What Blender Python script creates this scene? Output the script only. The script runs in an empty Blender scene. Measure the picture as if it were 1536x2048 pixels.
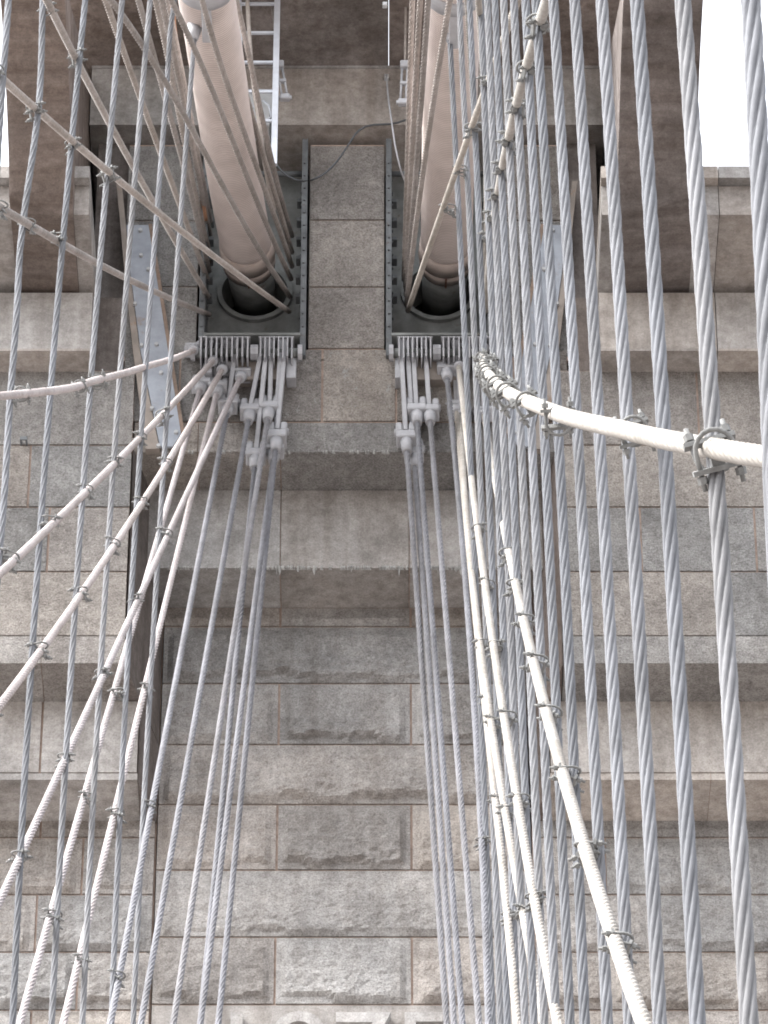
import bpy, bmesh, math, random
import numpy as np
from mathutils import Vector, Matrix, noise

random.seed(7)
scene = bpy.context.scene
col = scene.collection

# ------------------------------------------------------------------ camera, sky, sun, exposure
PITCH = math.radians(38.0)
FPX = 10157.0                       # focal length in photo pixels (1536 x 2048)
CP, SP = math.cos(PITCH), math.sin(PITCH)
EYE = 1.7
cam_data = bpy.data.cameras.new('camera')
cam = bpy.data.objects.new('camera', cam_data)
col.objects.link(cam)
cam.location = (0, 0, EYE)
cam.rotation_euler = (math.radians(90) + PITCH, 0, 0)
cam_data.sensor_fit = 'VERTICAL'
cam_data.sensor_height = 36.0
cam_data.lens = FPX / 2048 * 36.0
cam_data.clip_start = 0.5
cam_data.clip_end = 3000
scene.camera = cam

SUN_EL, SUN_AZ = math.radians(56), math.radians(252)   # azimuth clockwise from +Y
world = bpy.data.worlds.new('World')
scene.world = world
world.use_nodes = True
wn = world.node_tree
wn.nodes.clear()
sky = wn.nodes.new('ShaderNodeTexSky')
sky.sky_type = 'NISHITA'
sky.sun_disc = False
sky.sun_elevation = SUN_EL
sky.sun_rotation = SUN_AZ
sky.air_density = 1.0
sky.dust_density = 6.0
sky.ozone_density = 1.0
hsv = wn.nodes.new('ShaderNodeHueSaturation')
hsv.inputs['Saturation'].default_value = 0.22
hsv.inputs['Value'].default_value = 1.0
bgn = wn.nodes.new('ShaderNodeBackground')
bgn.inputs['Strength'].default_value = 0.15
won = wn.nodes.new('ShaderNodeOutputWorld')
wn.links.new(sky.outputs[0], hsv.inputs['Color'])
wn.links.new(hsv.outputs[0], bgn.inputs['Color'])
wn.links.new(bgn.outputs[0], won.inputs['Surface'])

sl = bpy.data.lights.new('sun', 'SUN')
sl.energy = 0.5
sl.angle = math.radians(40)
sl.color = (1.0, 0.965, 0.92)
so = bpy.data.objects.new('sun', sl)
col.objects.link(so)
sd = Vector((math.sin(SUN_AZ) * math.cos(SUN_EL), math.cos(SUN_AZ) * math.cos(SUN_EL), math.sin(SUN_EL)))
so.rotation_euler = (-sd).to_track_quat('-Z', 'Y').to_euler()
so.location = sd * 60

scene.view_settings.view_transform = 'Standard'
scene.view_settings.look = 'None'
scene.view_settings.gamma = 1
scene.view_settings.use_curve_mapping = False
scene.view_settings.exposure = 2.45

scene.cycles.filter_width = 1.8

# ------------------------------------------------------------------ helpers
def tan_e(y):
    v = 1024.0 - y
    return (SP + v / FPX * CP) / (CP - v / FPX * SP)

def zof(y, Y):
    return EYE + Y * tan_e(y)

def xof(x, y, Y):
    v = 1024.0 - y
    return (x - 768.0) / FPX * Y / (CP - v / FPX * SP)

def P(x, y, Y):
    return Vector((xof(x, y, Y), Y, zof(y, Y)))

def empty(name, loc):
    o = bpy.data.objects.new(name, None)
    o.location = loc
    o.empty_display_size = 0.2
    col.objects.link(o)
    return o

def tag(o, label=None, cat=None, group=None, kind=None):
    if label: o['label'] = label
    if cat: o['category'] = cat
    if group: o['group'] = group
    if kind: o['kind'] = kind
    return o

def attach(o, parent):
    """parent keeping the world placement (the parents here are never rotated)"""
    o.parent = parent
    p = parent
    off = Vector((0, 0, 0))
    while p is not None:
        off += Vector(p.location)
        p = p.parent
    o.location = Vector(o.location) - off

def mesh_obj(name, me, m, parent=None):
    o = bpy.data.objects.new(name, me)
    if m is not None and not me.materials:
        me.materials.append(m)
    col.objects.link(o)
    if parent is not None:
        attach(o, parent)
    return o

def np_mesh(name, verts, quads, smooth=True, ngons=()):
    me = bpy.data.meshes.new(name)
    nq = len(quads)
    sizes = [4] * nq + [len(g) for g in ngons]
    loops = np.asarray(quads, dtype=np.int32).ravel()
    if ngons:
        loops = np.concatenate([loops] + [np.asarray(g, dtype=np.int32) for g in ngons])
    me.vertices.add(len(verts))
    me.vertices.foreach_set('co', np.asarray(verts, dtype=np.float32).ravel())
    me.loops.add(len(loops))
    me.loops.foreach_set('vertex_index', loops.astype(np.int32))
    me.polygons.add(len(sizes))
    starts = np.concatenate([[0], np.cumsum(sizes)[:-1]]).astype(np.int32)
    me.polygons.foreach_set('loop_start', starts)
    me.update(calc_edges=True)
    if smooth:
        me.polygons.foreach_set('use_smooth', np.ones(len(sizes), dtype=bool))
    return me

class MB:
    """collects boxes, bars, cylinders and prisms into one mesh object"""
    def __init__(self): self.bm = bmesh.new()
    def box(self, c, s, rot=None, bevel=0.0):
        r = bmesh.ops.create_cube(self.bm, size=1.0)
        vs = r['verts']
        M = Matrix.Translation(Vector(c)) @ ((rot.to_4x4()) if rot else Matrix.Identity(4)) @ Matrix.Diagonal((s[0], s[1], s[2], 1))
        bmesh.ops.transform(self.bm, matrix=M, verts=vs)
        if bevel:
            es = list({e for v in vs for e in v.link_edges})
            bmesh.ops.bevel(self.bm, geom=es, offset=bevel, segments=1, affect='EDGES', profile=0.5)
        return self
    def span(self, x0, x1, y0, y1, z0, z1, bevel=0.0):
        return self.box(((x0 + x1) / 2, (y0 + y1) / 2, (z0 + z1) / 2), (abs(x1 - x0), abs(y1 - y0), abs(z1 - z0)), None, bevel)
    def cyl(self, a, b, r, r2=None, seg=12, smooth=True):
        a, b = Vector(a), Vector(b)
        d = b - a
        M = Matrix.Translation((a + b) / 2) @ d.to_track_quat('Z', 'Y').to_matrix().to_4x4()
        q = bmesh.ops.create_cone(self.bm, cap_ends=True, segments=seg, radius1=r, radius2=r if r2 is None else r2, depth=d.length, matrix=M)
        if smooth:
            for f in {f for v in q['verts'] for f in v.link_faces}:
                if len(f.verts) == 4: f.smooth = True
        return self
    def bar(self, a, b, w, t, up=Vector((1, 0, 0)), bevel=0.0):
        """flat bar from a to b: thickness t along 'up', width w across"""
        a, b = Vector(a), Vector(b)
        z = (b - a).normalized()
        x = (up - z * up.dot(z)).normalized()
        y = z.cross(x)
        R = Matrix((x, y, z)).transposed()
        return self.box((a + b) / 2, (t, w, (b - a).length), R, bevel)
    def prism(self, pts, axis_from, axis_to):
        """pts: list of (Y,Z); extruded along X"""
        f0 = [self.bm.verts.new((axis_from, p[0], p[1])) for p in pts]
        f1 = [self.bm.verts.new((axis_to, p[0], p[1])) for p in pts]
        n = len(pts)
        self.bm.faces.new(f0); self.bm.faces.new(f1[::-1])
        for i in range(n):
            self.bm.faces.new((f0[i], f1[i], f1[(i + 1) % n], f0[(i + 1) % n]))
        return self
    def build(self, name, m, parent=None, label=None):
        bmesh.ops.recalc_face_normals(self.bm, faces=self.bm.faces)
        me = bpy.data.meshes.new(name)
        self.bm.to_mesh(me); self.bm.free()
        o = mesh_obj(name, me, m, parent)
        if label: o['label'] = label
        return o

# ------------------------------------------------------------------ materials
def new_mat(name):
    m = bpy.data.materials.new(name)
    m.use_nodes = True
    nt = m.node_tree
    nt.nodes.clear()
    out = nt.nodes.new('ShaderNodeOutputMaterial')
    b = nt.nodes.new('ShaderNodeBsdfPrincipled')
    nt.links.new(b.outputs[0], out.inputs[0])
    return m, nt, b

def N(nt, t, **kw):
    n = nt.nodes.new(t)
    for k, v in kw.items():
        if k in n.inputs: n.inputs[k].default_value = v
        else: setattr(n, k, v)
    return n

def ramp(nt, fac, stops):
    r = nt.nodes.new('ShaderNodeValToRGB')
    el = r.color_ramp.elements
    el[0].position, el[0].color = stops[0][0], (*stops[0][1], 1)
    el[1].position, el[1].color = stops[1][0], (*stops[1][1], 1)
    for p, c in stops[2:]:
        e = el.new(p); e.color = (*c, 1)
    nt.links.new(fac, r.inputs[0])
    return r

def mixc(nt, fac, a, b, mode='MIX'):
    m = nt.nodes.new('ShaderNodeMix')
    m.data_type = 'RGBA'; m.blend_type = mode
    for sock, v in ((0, fac), (6, a), (7, b)):
        if isinstance(v, (int, float)): m.inputs[sock].default_value = v
        elif isinstance(v, tuple): m.inputs[sock].default_value = (*v, 1)
        else: nt.links.new(v, m.inputs[sock])
    return m.outputs[2]

def coords(nt, scale=(1, 1, 1)):
    g = nt.nodes.new('ShaderNodeNewGeometry')
    mp = nt.nodes.new('ShaderNodeMapping')
    mp.inputs['Scale'].default_value = scale
    nt.links.new(g.outputs['Position'], mp.inputs[0])
    return mp.outputs[0]

def granite(name, base, warm, rough_bump, streak=0.0, lime=0.0, speck=0.5, sscale=(5.0, 5.0, 0.45), lim0=0.655):
    m, nt, b = new_mat(name)
    c1 = coords(nt)
    big = N(nt, 'ShaderNodeTexNoise', Scale=1.1, Detail=5.0, Roughness=0.6)
    fine = N(nt, 'ShaderNodeTexNoise', Scale=55.0, Detail=4.0, Roughness=0.75)
    mid = N(nt, 'ShaderNodeTexNoise', Scale=11.0, Detail=6.0, Roughness=0.7)
    for n in (big, fine, mid): nt.links.new(c1, n.inputs['Vector'])
    oi = nt.nodes.new('ShaderNodeObjectInfo')
    r1 = ramp(nt, big.outputs[0], [(0.32, tuple(v * 0.72 for v in base)), (0.68, tuple(v * 1.22 for v in base))])
    warmth = ramp(nt, oi.outputs['Random'], [(0.0, (0.93, 0.95, 0.965)), (0.45, (1.0, 1.0, 1.0)), (0.75, warm), (1.0, (1.12, 1.06, 1.0))])
    cc = mixc(nt, 0.95, r1.outputs[0], warmth.outputs[0], 'MULTIPLY')
    m7 = nt.nodes.new('ShaderNodeMath'); m7.operation = 'MULTIPLY'; m7.inputs[1].default_value = 17.3
    m8 = nt.nodes.new('ShaderNodeMath'); m8.operation = 'FRACT'
    nt.links.new(oi.outputs['Random'], m7.inputs[0]); nt.links.new(m7.outputs[0], m8.inputs[0])
    tone = ramp(nt, m8.outputs[0], [(0.0, (0.85, 0.855, 0.86)), (0.5, (1.0, 1.0, 1.0)), (1.0, (1.09, 1.085, 1.08))])
    cc = mixc(nt, 1.0, cc, tone.outputs[0], 'MULTIPLY')
    rm = ramp(nt, mid.outputs[0], [(0.3, (0.62, 0.6, 0.58)), (0.66, (1.16, 1.15, 1.13))])
    cc = mixc(nt, 0.75, cc, rm.outputs[0], 'MULTIPLY')
    rf = ramp(nt, fine.outputs[0], [(0.33, (0.45, 0.44, 0.42)), (0.5, (1.0, 1.0, 1.0)), (0.7, (1.45, 1.45, 1.45))])
    cc = mixc(nt, speck, cc, rf.outputs[0], 'MULTIPLY')
    if streak:
        cs = coords(nt, sscale)
        st = N(nt, 'ShaderNodeTexNoise', Scale=1.0, Detail=5.0, Roughness=0.65)
        nt.links.new(cs, st.inputs['Vector'])
        rs = ramp(nt, st.outputs[0], [(0.38, (0.55, 0.5, 0.45)), (0.62, (1.1, 1.1, 1.1))])
        cc = mixc(nt, streak, cc, rs.outputs[0], 'MULTIPLY')
    if lime:
        cl = coords(nt, (9.0, 9.0, 5.0))
        ln = N(nt, 'ShaderNodeTexNoise', Scale=1.0, Detail=7.0, Roughness=0.8)
        nt.links.new(cl, ln.inputs['Vector'])
        lr = ramp(nt, ln.outputs[0], [(lim0, (0, 0, 0)), (lim0 + 0.035, (1, 1, 1))])
        mm = nt.nodes.new('ShaderNodeMath'); mm.operation = 'MULTIPLY'; mm.inputs[1].default_value = lime
        nt.links.new(lr.outputs[0], mm.inputs[0])
        cc = mixc(nt, mm.outputs[0], cc, (0.5, 0.5, 0.49))
    nt.links.new(cc, b.inputs['Base Color'])
    b.inputs['Roughness'].default_value = 0.92
    b.inputs['Specular IOR Level'].default_value = 0.2
    cb = coords(nt, (1.0, 1.0, 1.7))
    bn = N(nt, 'ShaderNodeTexNoise', Scale=26.0, Detail=7.0, Roughness=0.72, Distortion=0.5)
    nt.links.new(cb, bn.inputs['Vector'])
    bp = N(nt, 'ShaderNodeBump', Strength=min(1.0, rough_bump * 14), Distance=rough_bump)
    nt.links.new(bn.outputs[0], bp.inputs['Height'])
    nt.links.new(bp.outputs[0], b.inputs['Normal'])
    return m

GR = granite('granite_rock_face', (0.45, 0.442, 0.437), (1.03, 0.985, 0.95), 0.06, 0.35, 0.9, 0.75)
GW = granite('granite_tooled', (0.40, 0.394, 0.389), (1.03, 0.985, 0.955), 0.07, 0.2, 0.3, 0.8)
GL_ = granite('granite_limed', (0.40, 0.393, 0.387), (1.03, 0.985, 0.955), 0.07, 0.25, 0.95, 0.8, lim0=0.6)
GS = granite('granite_dressed', (0.37, 0.362, 0.357), (1.03, 0.99, 0.95), 0.012, 0.35, 0.4, 0.45)
GB = granite('granite_shade_stained', (0.19, 0.172, 0.165), (1.04, 0.97, 0.93), 0.008, 0.6, 0.05, 0.35)  # brown stain plus the shade of soffits and reveals, put into a darker base
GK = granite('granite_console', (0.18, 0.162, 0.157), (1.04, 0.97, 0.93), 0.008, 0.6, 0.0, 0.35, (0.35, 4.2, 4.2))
GC = granite('granite_cornice', (0.37, 0.362, 0.357), (1.03, 0.98, 0.94), 0.006, 0.4, 0.05, 0.3)

def simple(name, c, rough=0.7, metal=0.0, var=0.25, vscale=14.0, bump=0.0, bscale=60.0, rust=0.0, rustc=(0.22, 0.09, 0.04), spec=0.3):
    m, nt, b = new_mat(name)
    cv = coords(nt)
    n = N(nt, 'ShaderNodeTexNoise', Scale=vscale, Detail=6.0, Roughness=0.65)
    nt.links.new(cv, n.inputs['Vector'])
    r = ramp(nt, n.outputs[0], [(0.3, tuple(v * (1 - var) for v in c)), (0.7, tuple(min(0.9, v * (1 + var * 0.6)) for v in c))])
    cc = r.outputs[0]
    if 'rope' in name or 'stay' in name:       # each cable weathered a little differently, with long faint patches
        oi = nt.nodes.new('ShaderNodeObjectInfo')
        ro = ramp(nt, oi.outputs['Random'], [(0.0, (0.84, 0.85, 0.86)), (0.5, (1.0, 1.0, 1.0)), (1.0, (1.1, 1.08, 1.05))])
        cc = mixc(nt, 1.0, cc, ro.outputs[0], 'MULTIPLY')
        nl = N(nt, 'ShaderNodeTexNoise', Scale=1.3, Detail=4.0)
        nt.links.new(cv, nl.inputs['Vector'])
        rl = ramp(nt, nl.outputs[0], [(0.35, (0.8, 0.79, 0.77)), (0.6, (1.06, 1.06, 1.06))])
        cc = mixc(nt, 0.8, cc, rl.outputs[0], 'MULTIPLY')
    if rust:
        n2 = N(nt, 'ShaderNodeTexNoise', Scale=vscale * 0.6, Detail=8.0, Roughness=0.8)
        nt.links.new(cv, n2.inputs['Vector'])
        rr = ramp(nt, n2.outputs[0], [(0.62 - 0.12 * rust, (0, 0, 0)), (0.72 - 0.1 * rust, (1, 1, 1))])
        cc = mixc(nt, rr.outputs[0], cc, rustc)
    nt.links.new(cc, b.inputs['Base Color'])
    b.inputs['Roughness'].default_value = rough
    b.inputs['Metallic'].default_value = metal
    b.inputs['Specular IOR Level'].default_value = spec
    if bump:
        bn = N(nt, 'ShaderNodeTexNoise', Scale=bscale, Detail=4.0)
        nt.links.new(cv, bn.inputs['Vector'])
        bp = N(nt, 'ShaderNodeBump', Strength=0.6, Distance=bump)
        nt.links.new(bn.outputs[0], bp.inputs['Height'])
        nt.links.new(bp.outputs[0], b.inputs['Normal'])
    return m

MORTAR = simple('mortar', (0.40, 0.31, 0.26), 0.95, 0, 0.4, 9.0, 0.004)
M_ROPE = simple('galvanised_rope', (0.19, 0.197, 0.213), 0.85, 0.0, 0.2, 7.0, 0.0015, 160.0, spec=0.06)
M_STAYP = simple('pinkish_stay_paint', (0.36, 0.333, 0.337), 0.85, 0.0, 0.2, 16.0, spec=0.06, rust=0.2, rustc=(0.22, 0.185, 0.16))
M_STAYW = simple('white_stay_paint', (0.305, 0.289, 0.27), 0.85, 0.0, 0.22, 16.0, spec=0.06, rust=0.2, rustc=(0.23, 0.195, 0.165))
M_STAYG = simple('grey_stay_paint', (0.205, 0.207, 0.224), 0.85, 0.0, 0.22, 14.0, spec=0.06)
M_STAYB = simple('tan_shaded_stay_paint', (0.33, 0.305, 0.29), 0.85, 0.0, 0.25, 14.0, spec=0.06)  # upper stays' shading put into a browner paint; plain tan on conduit and wire
M_SOCK = simple('grey_socket_paint', (0.36, 0.365, 0.385), 0.55, 0.0, 0.15, 10.0)
M_CLAMP = simple('clamp_galvanised', (0.19, 0.193, 0.19), 0.8, 0.0, 0.35, 30.0)
M_IRON = simple('dark_iron', (0.14, 0.15, 0.157), 0.85, 0.0, 0.4, 6.0, 0.002, rust=0.25, rustc=(0.075, 0.05, 0.035))
M_IRON2 = simple('grey_green_iron', (0.21, 0.22, 0.216), 0.85, 0.0, 0.35, 5.0, rust=0.2, rustc=(0.10, 0.075, 0.05))
M_COLLAR = simple('collar_cream', (0.42, 0.36, 0.33), 0.65, 0.0, 0.2, 5.0, rust=0.12, rustc=(0.33, 0.2, 0.12))
M_RUST = simple('rusty_iron', (0.11, 0.06, 0.042), 0.85, 0.0, 0.5, 12.0)
M_PLATE = simple('blue_grey_steel', (0.29, 0.315, 0.355), 0.7, 0.0, 0.22, 5.0, rust=0.4, rustc=(0.24, 0.19, 0.155))
M_FLANGE = simple('beige_flange', (0.26, 0.23, 0.205), 0.8, 0.0, 0.25, 5.0, rust=0.25, rustc=(0.26, 0.14, 0.08))
M_EDGE = simple('rusty_edge', (0.22, 0.165, 0.13), 0.8, 0.0, 0.4, 9.0, rust=0.3, rustc=(0.25, 0.12, 0.07))
M_WHITE = simple('ladder_white', (0.50, 0.53, 0.58), 0.5, 0.0, 0.12, 8.0)
M_BOX = simple('junction_grey', (0.42, 0.43, 0.44), 0.6, 0.0, 0.12, 8.0)
M_HOSE = simple('black_hose', (0.06, 0.065, 0.07), 0.6, 0.0, 0.2, 20.0)
M_LIME = simple('lime_deposit', (0.42, 0.42, 0.41), 0.95, 0.0, 0.3, 30.0)
M_DARK = simple('hole_shade', (0.05, 0.046, 0.044), 0.95, 0.0, 0.3, 4.0)  # near-black colour paints the shade deep inside the openings
M_CONDUIT = simple('orange_brown_conduit', (0.34, 0.19, 0.12), 0.7, 0.0, 0.3, 6.0)
M_DECK = simple('deck_boards', (0.20, 0.178, 0.165), 0.85, 0.0, 0.3, 1.2)
M_GROUND = simple('ground_grey', (0.185, 0.17, 0.162), 0.9, 0.0, 0.3, 0.15)

# wrapped main cable: cream paint over close rings of wire
def cable_mat():
    m, nt, b = new_mat('wrapped_cable_paint')
    uv = nt.nodes.new('ShaderNodeUVMap'); uv.uv_map = 'along'
    cv = coords(nt)
    n = N(nt, 'ShaderNodeTexNoise', Scale=3.0, Detail=5.0)
    nt.links.new(cv, n.inputs['Vector'])
    r = ramp(nt, n.outputs[0], [(0.3, (0.52, 0.455, 0.43)), (0.7, (0.66, 0.585, 0.555))])
    w = N(nt, 'ShaderNodeTexWave', Scale=8.0, Distortion=0.8, Detail=1.0)
    w.bands_direction = 'Y'
    w.inputs['Detail Scale'].default_value = 0.7
    nt.links.new(uv.outputs[0], w.inputs['Vector'])
    rw = ramp(nt, w.outputs['Fac'], [(0.0, (0.42, 0.4, 0.38)), (0.5, (1, 1, 1))])
    cc = mixc(nt, 0.6, r.outputs[0], rw.outputs[0], 'MULTIPLY')
    nt.links.new(cc, b.inputs['Base Color'])
    bp = N(nt, 'ShaderNodeBump', Strength=0.7, Distance=0.01)
    nt.links.new(w.outputs['Fac'], bp.inputs['Height'])
    nt.links.new(bp.outputs[0], b.inputs['Normal'])
    b.inputs['Roughness'].default_value = 0.6
    return m
M_CABLE = cable_mat()

# ------------------------------------------------------------------ ground (below the frame)
def sheet(name, x0, x1, y0, y1, z, m):
    me = bpy.data.meshes.new(name)
    me.from_pydata([(x0, y0, z), (x1, y0, z), (x1, y1, z), (x0, y1, z)], [], [(0, 1, 2, 3)])
    o = mesh_obj(name, me, m)
    o['kind'] = 'structure'
    return o
sheet('ground', -900, 900, -900, 900, -6.0, M_GROUND)
sheet('promenade', -3.2, 2.4, -60, 38, 0.0, M_DECK)

# ------------------------------------------------------------------ the stone tower
AX = -0.385                                   # centre line of the tower
def mir(x): return 2 * AX - x

tower = empty('stone_tower', (AX, 39.5, -6))
tag(tower, 'grey granite bridge tower with corbelled ledges and two cable openings', 'tower')

def block(x0, x1, y0, z0, z1, depth, m, kind='flat', gap=0.011, amp=0.05, seed=0):
    """one stone: front at y0, its face a little rough or rock-faced, back at y0+depth"""
    x0 += gap; x1 -= gap; z0 += gap; z1 -= gap
    w, h = x1 - x0, z1 - z0
    if w <= 0.02 or h <= 0.02: return None
    cell = 0.034 if kind == 'rock' else (0.11 if kind == 'tool' else 0.5)
    nx = max(2, min(110, int(w / cell))); nz = max(2, min(26, int(h / cell)))
    us = np.linspace(0, w, nx + 1); ws = np.linspace(0, h, nz + 1)
    if kind == 'rock' and h > 0.3:              # drafted margin kept narrow and crisp
        us = np.concatenate([[0, 0.045], np.linspace(0.07, w - 0.07, nx - 2), [w - 0.045, w]])
        ws = np.concatenate([[0, 0.05], np.linspace(0.075, h - 0.06, nz - 2), [h - 0.035, h]])
    nx, nz = len(us) - 1, len(ws) - 1
    verts = []
    ox, oy = random.uniform(-40, 40), random.uniform(-40, 40)
    for wz in ws:
        for ux in us:
            d = 0.0
            if kind == 'rock':
                ex = min(ux, w - ux); eb = wz; et = h - wz
                nb = noise.fractal((ux * 2.3 + ox, oy, 0.3), 1.0, 2.0, 4)
                edge = 0.055 + 0.09 * max(0.0, nb + 0.12) * min(1, h / 0.7)
                fb = min(1.0, max(0.0, (eb - edge + 0.03) / 0.03))
                ft = min(1.0, max(0.0, (et - 0.035) / 0.10))
                fx = min(1.0, max(0.0, (ex - 0.045) / 0.06))
                n1 = noise.fractal((ux * 2.0 + ox, wz * 2.6 + oy, 1.7), 0.9, 2.1, 5)
                n2 = noise.fractal((ux * 8 + ox, wz * 14 + oy, 3.1), 0.7, 2.2, 3)
                bulge = 1.15 * amp * (0.75 + 0.45 * n1 + 0.30 * n2) * (0.55 + 0.8 * (1 - wz / h) ** 2)
                d = max(0.0, bulge) * fb * ft * fx
            elif kind == 'tool':
                ex = min(ux, w - ux, wz, h - wz)
                n1 = noise.fractal((ux * 3 + ox, wz * 5 + oy, 2.2), 0.9, 2.1, 4)
                d = 0.016 * (n1 + 0.6) * min(1, ex / 0.06)
            verts.append((x0 + ux, y0 - d, z0 + wz))
    nf = len(verts)
    quads = []
    for j in range(nz):
        for i in range(nx):
            a = j * (nx + 1) + i
            quads.append((a, a + 1, a + nx + 2, a + nx + 1))
    # rim back to the depth
    rim = [i for i in range(nx + 1)] + [j * (nx + 1) + nx for j in range(1, nz + 1)] + \
          [nz * (nx + 1) + i for i in range(nx - 1, -1, -1)] + [j * (nx + 1) for j in range(nz - 1, 0, -1)]
    nr = len(rim)
    fr = len(verts)
    for r in rim: verts.append(verts[r])
    base = len(verts)
    for r in rim:
        v = verts[r]
        verts.append((v[0], y0 + depth, v[2]))
    for k in range(nr):
        k2 = (k + 1) % nr
        quads.append((fr + k2, fr + k, base + k, base + k2))
    me = np_mesh('granite_block', verts, quads, smooth=False, ngons=[[base + k for k in range(nr)]])
    if kind != 'flat':
        sm = np.zeros(len(me.polygons), dtype=bool); sm[:nx * nz] = (kind == 'tool')
        me.polygons.foreach_set('use_smooth', sm)
    return mesh_obj('granite_block', me, m, tower)

def row(edges, Yf, ytop, ybot, depth, m, kind, amp=0.05, gap=0.011, both=False):
    z1, z0 = zof(ytop, Yf), zof(ybot, Yf)
    for a, b_ in zip(edges[:-1], edges[1:]):
        block(a, b_, Yf, z0, z1, depth, m, kind, gap, amp)
        if both:
            block(mir(b_), mir(a), Yf, z0, z1, depth, m, kind, gap, amp)

YB, YM, YU = 40.6, 39.96, 39.36               # centre: lower face, middle face, upper face
SB, SM, SU = 40.58, 39.88, 39.26              # sides: lower, middle, upper faces
# centre, lower rock-faced courses
full = [-2.2, 1.41]
half = [-2.2, -1.034, 0.265, 1.41]
row(half, YB, 1215, 1253, 0.4, GR, 'rock', 0.03)
row(full, YB, 1253, 1367, 0.4, GR, 'rock', 0.07)
row(half, YB, 1367, 1489, 0.4, GR, 'rock', 0.06)
row(full, YB, 1489, 1609, 0.4, GR, 'rock', 0.075)
row(half, YB, 1609, 1740, 0.4, GR, 'rock', 0.07)
row(full, YB, 1740, 1874, 0.4, GR, 'rock', 0.05)
row(half, YB, 1874, 2009, 0.4, GR, 'rock', 0.06)
row(full, YB, 2009, 2190, 0.4, GS, 'flat')
row(half, YB, 2190, 2330, 0.4, GR, 'rock', 0.06)
# centre, middle dressed band whose underside shows
row([-2.49, -1.03, 0.25, 1.72], YM, 980, 1137, 0.9, GS, 'flat', gap=0.005)
# centre, ledge course and the rough course above it
row([-2.49, -1.85, -1.03, 0.33, 1.0, 1.72], YU, 845, 905, 0.95, GW, 'tool', gap=0.005)
row([-2.62, -2.05, -1.55, -0.62, 0.12, 0.75, 1.3, 1.85], YU, 698, 843, 0.5, GL_, 'tool')
# pier between the two openings
for a, b_ in ((291, 440), (440, 574), (574, 697)):
    row([-0.775, 0.012], YU, a, b_, 0.8, GW, 'tool')
# wall either side of the openings
for a, b_ in ((291, 441), (441, 573), (573, 712)):
    row([-2.66, -1.89], YU, a, b_, 0.8, GW, 'tool', both=True)
# side walls
row([-7.2, -5.2, -3.9, -2.49], SU, 741, 890, 0.5, GW, 'tool', both=True)
row([-7.2, -4.6, -3.5, -2.49], SU, 890, 1014, 0.5, GW, 'tool', both=True)
row([-7.2, -4.4, -3.28, -2.49], SU, 1014, 1143, 0.5, GW, 'tool', both=True)
row([-7.2, -5.0, -4.07, -2.49], SU, 1143, 1272, 0.5, GW, 'tool', both=True)
row([-7.2, -5.2, -3.29, -2.49], SU, 1272, 1327, 0.95, GW, 'tool', both=True, gap=0.004)
row([-7.2, -4.9, -3.3, -2.36], SM, 1401, 1546, 0.4, GS, 'flat', both=True)
row([-7.2, -5.3, -3.9, -2.36], SM + 0.012, 1546, 1560, 0.95, GS, 'flat', both=True, gap=0.003)
lo = [-7.2, -5.0, -3.32, -2.205]
lo2 = [-7.2, -4.5, -2.9, -2.205]
row(lo, SB, 1640, 1675, 0.4, GR, 'rock', 0.03, both=True)
row(lo2, SB, 1675, 1789, 0.4, GR, 'rock', 0.055, both=True)
row(lo, SB, 1789, 1904, 0.4, GR, 'rock', 0.06, both=True)
row(lo2, SB, 1904, 2020, 0.4, GR, 'rock', 0.075, both=True)
row(lo, SB, 2020, 2150, 0.4, GR, 'rock', 0.06, both=True)
row(lo2, SB, 2150, 2300, 0.4, GR, 'rock', 0.06, both=True)

# mortar core just behind the stone faces
core = MB()
def corebox(x0, x1, Yf, ytop, ybot, back=42.5):
    core.span(x0, x1, Yf + 0.02, back, zof(ybot, Yf), zof(ytop, Yf) + 0.01)
corebox(-2.19, 1.40, YB, 1215, 2330, 42.4)
corebox(-2.47, 1.70, YM, 984, 1134, 42.3)
corebox(-2.47, 1.70, YU, 717, 902, 42.2)
corebox(-0.765, 0.002, YU, 289, 719, 42.1)
for s in (0, 1):
    f = (lambda a, b_: (a, b_)) if s == 0 else (lambda a, b_: (mir(b_), mir(a)))
    corebox(*f(-2.65, -1.9), YU, 289, 719, 42.0)
    corebox(*f(-7.19, -2.5), SU, 741, 1324, 42.55)
    corebox(*f(-7.19, -2.37), SM, 1401, 1557, 42.45)
    corebox(*f(-7.19, -2.26), SB, 1640, 2300, 42.35)
core.span(-6.9, 6.1, 41.05, 42.3, zof(2300, SB) , zof(1000, YU))
for s_ in (-2.23, mir(-2.23)):
    core.span(s_ - 0.03, s_ + 0.03, 40.64, 42.1, zof(2300, SB) , zof(1230, YB))
core.span(-7.0, 6.2, 41.2, 46, -6, zof(2290, 40.6))
core.build('mortar', MORTAR, tower)

# splayed reveals where the centre panel sits back from the side walls
for s in (0, 1):
    f = (lambda x: x) if s == 0 else mir
    m_ = MB()
    for (ya, yb, Yf, xf) in ((905, 1327, SU, -2.485), (1401, 1560, SM, -2.36)):
        z1 = zof(ya, YU if ya < 1000 else Yf) - 0.01; z0 = zof(yb, Yf) + 0.012
        v = [(f(xf), Yf + 0.03), (f(-2.205), YB + 0.02), (f(xf), YB + 0.3)]
        bm = m_.bm
        lo_ = [bm.verts.new((p[0], p[1], z0)) for p in v]
        hi_ = [bm.verts.new((p[0], p[1], z1)) for p in v]
        bm.faces.new(lo_); bm.faces.new(hi_[::-1])
        for i in range(3):
            bm.faces.new((lo_[i], lo_[(i + 1) % 3], hi_[(i + 1) % 3], hi_[i]))
    m_.build('reveal', GB, tower)

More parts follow.
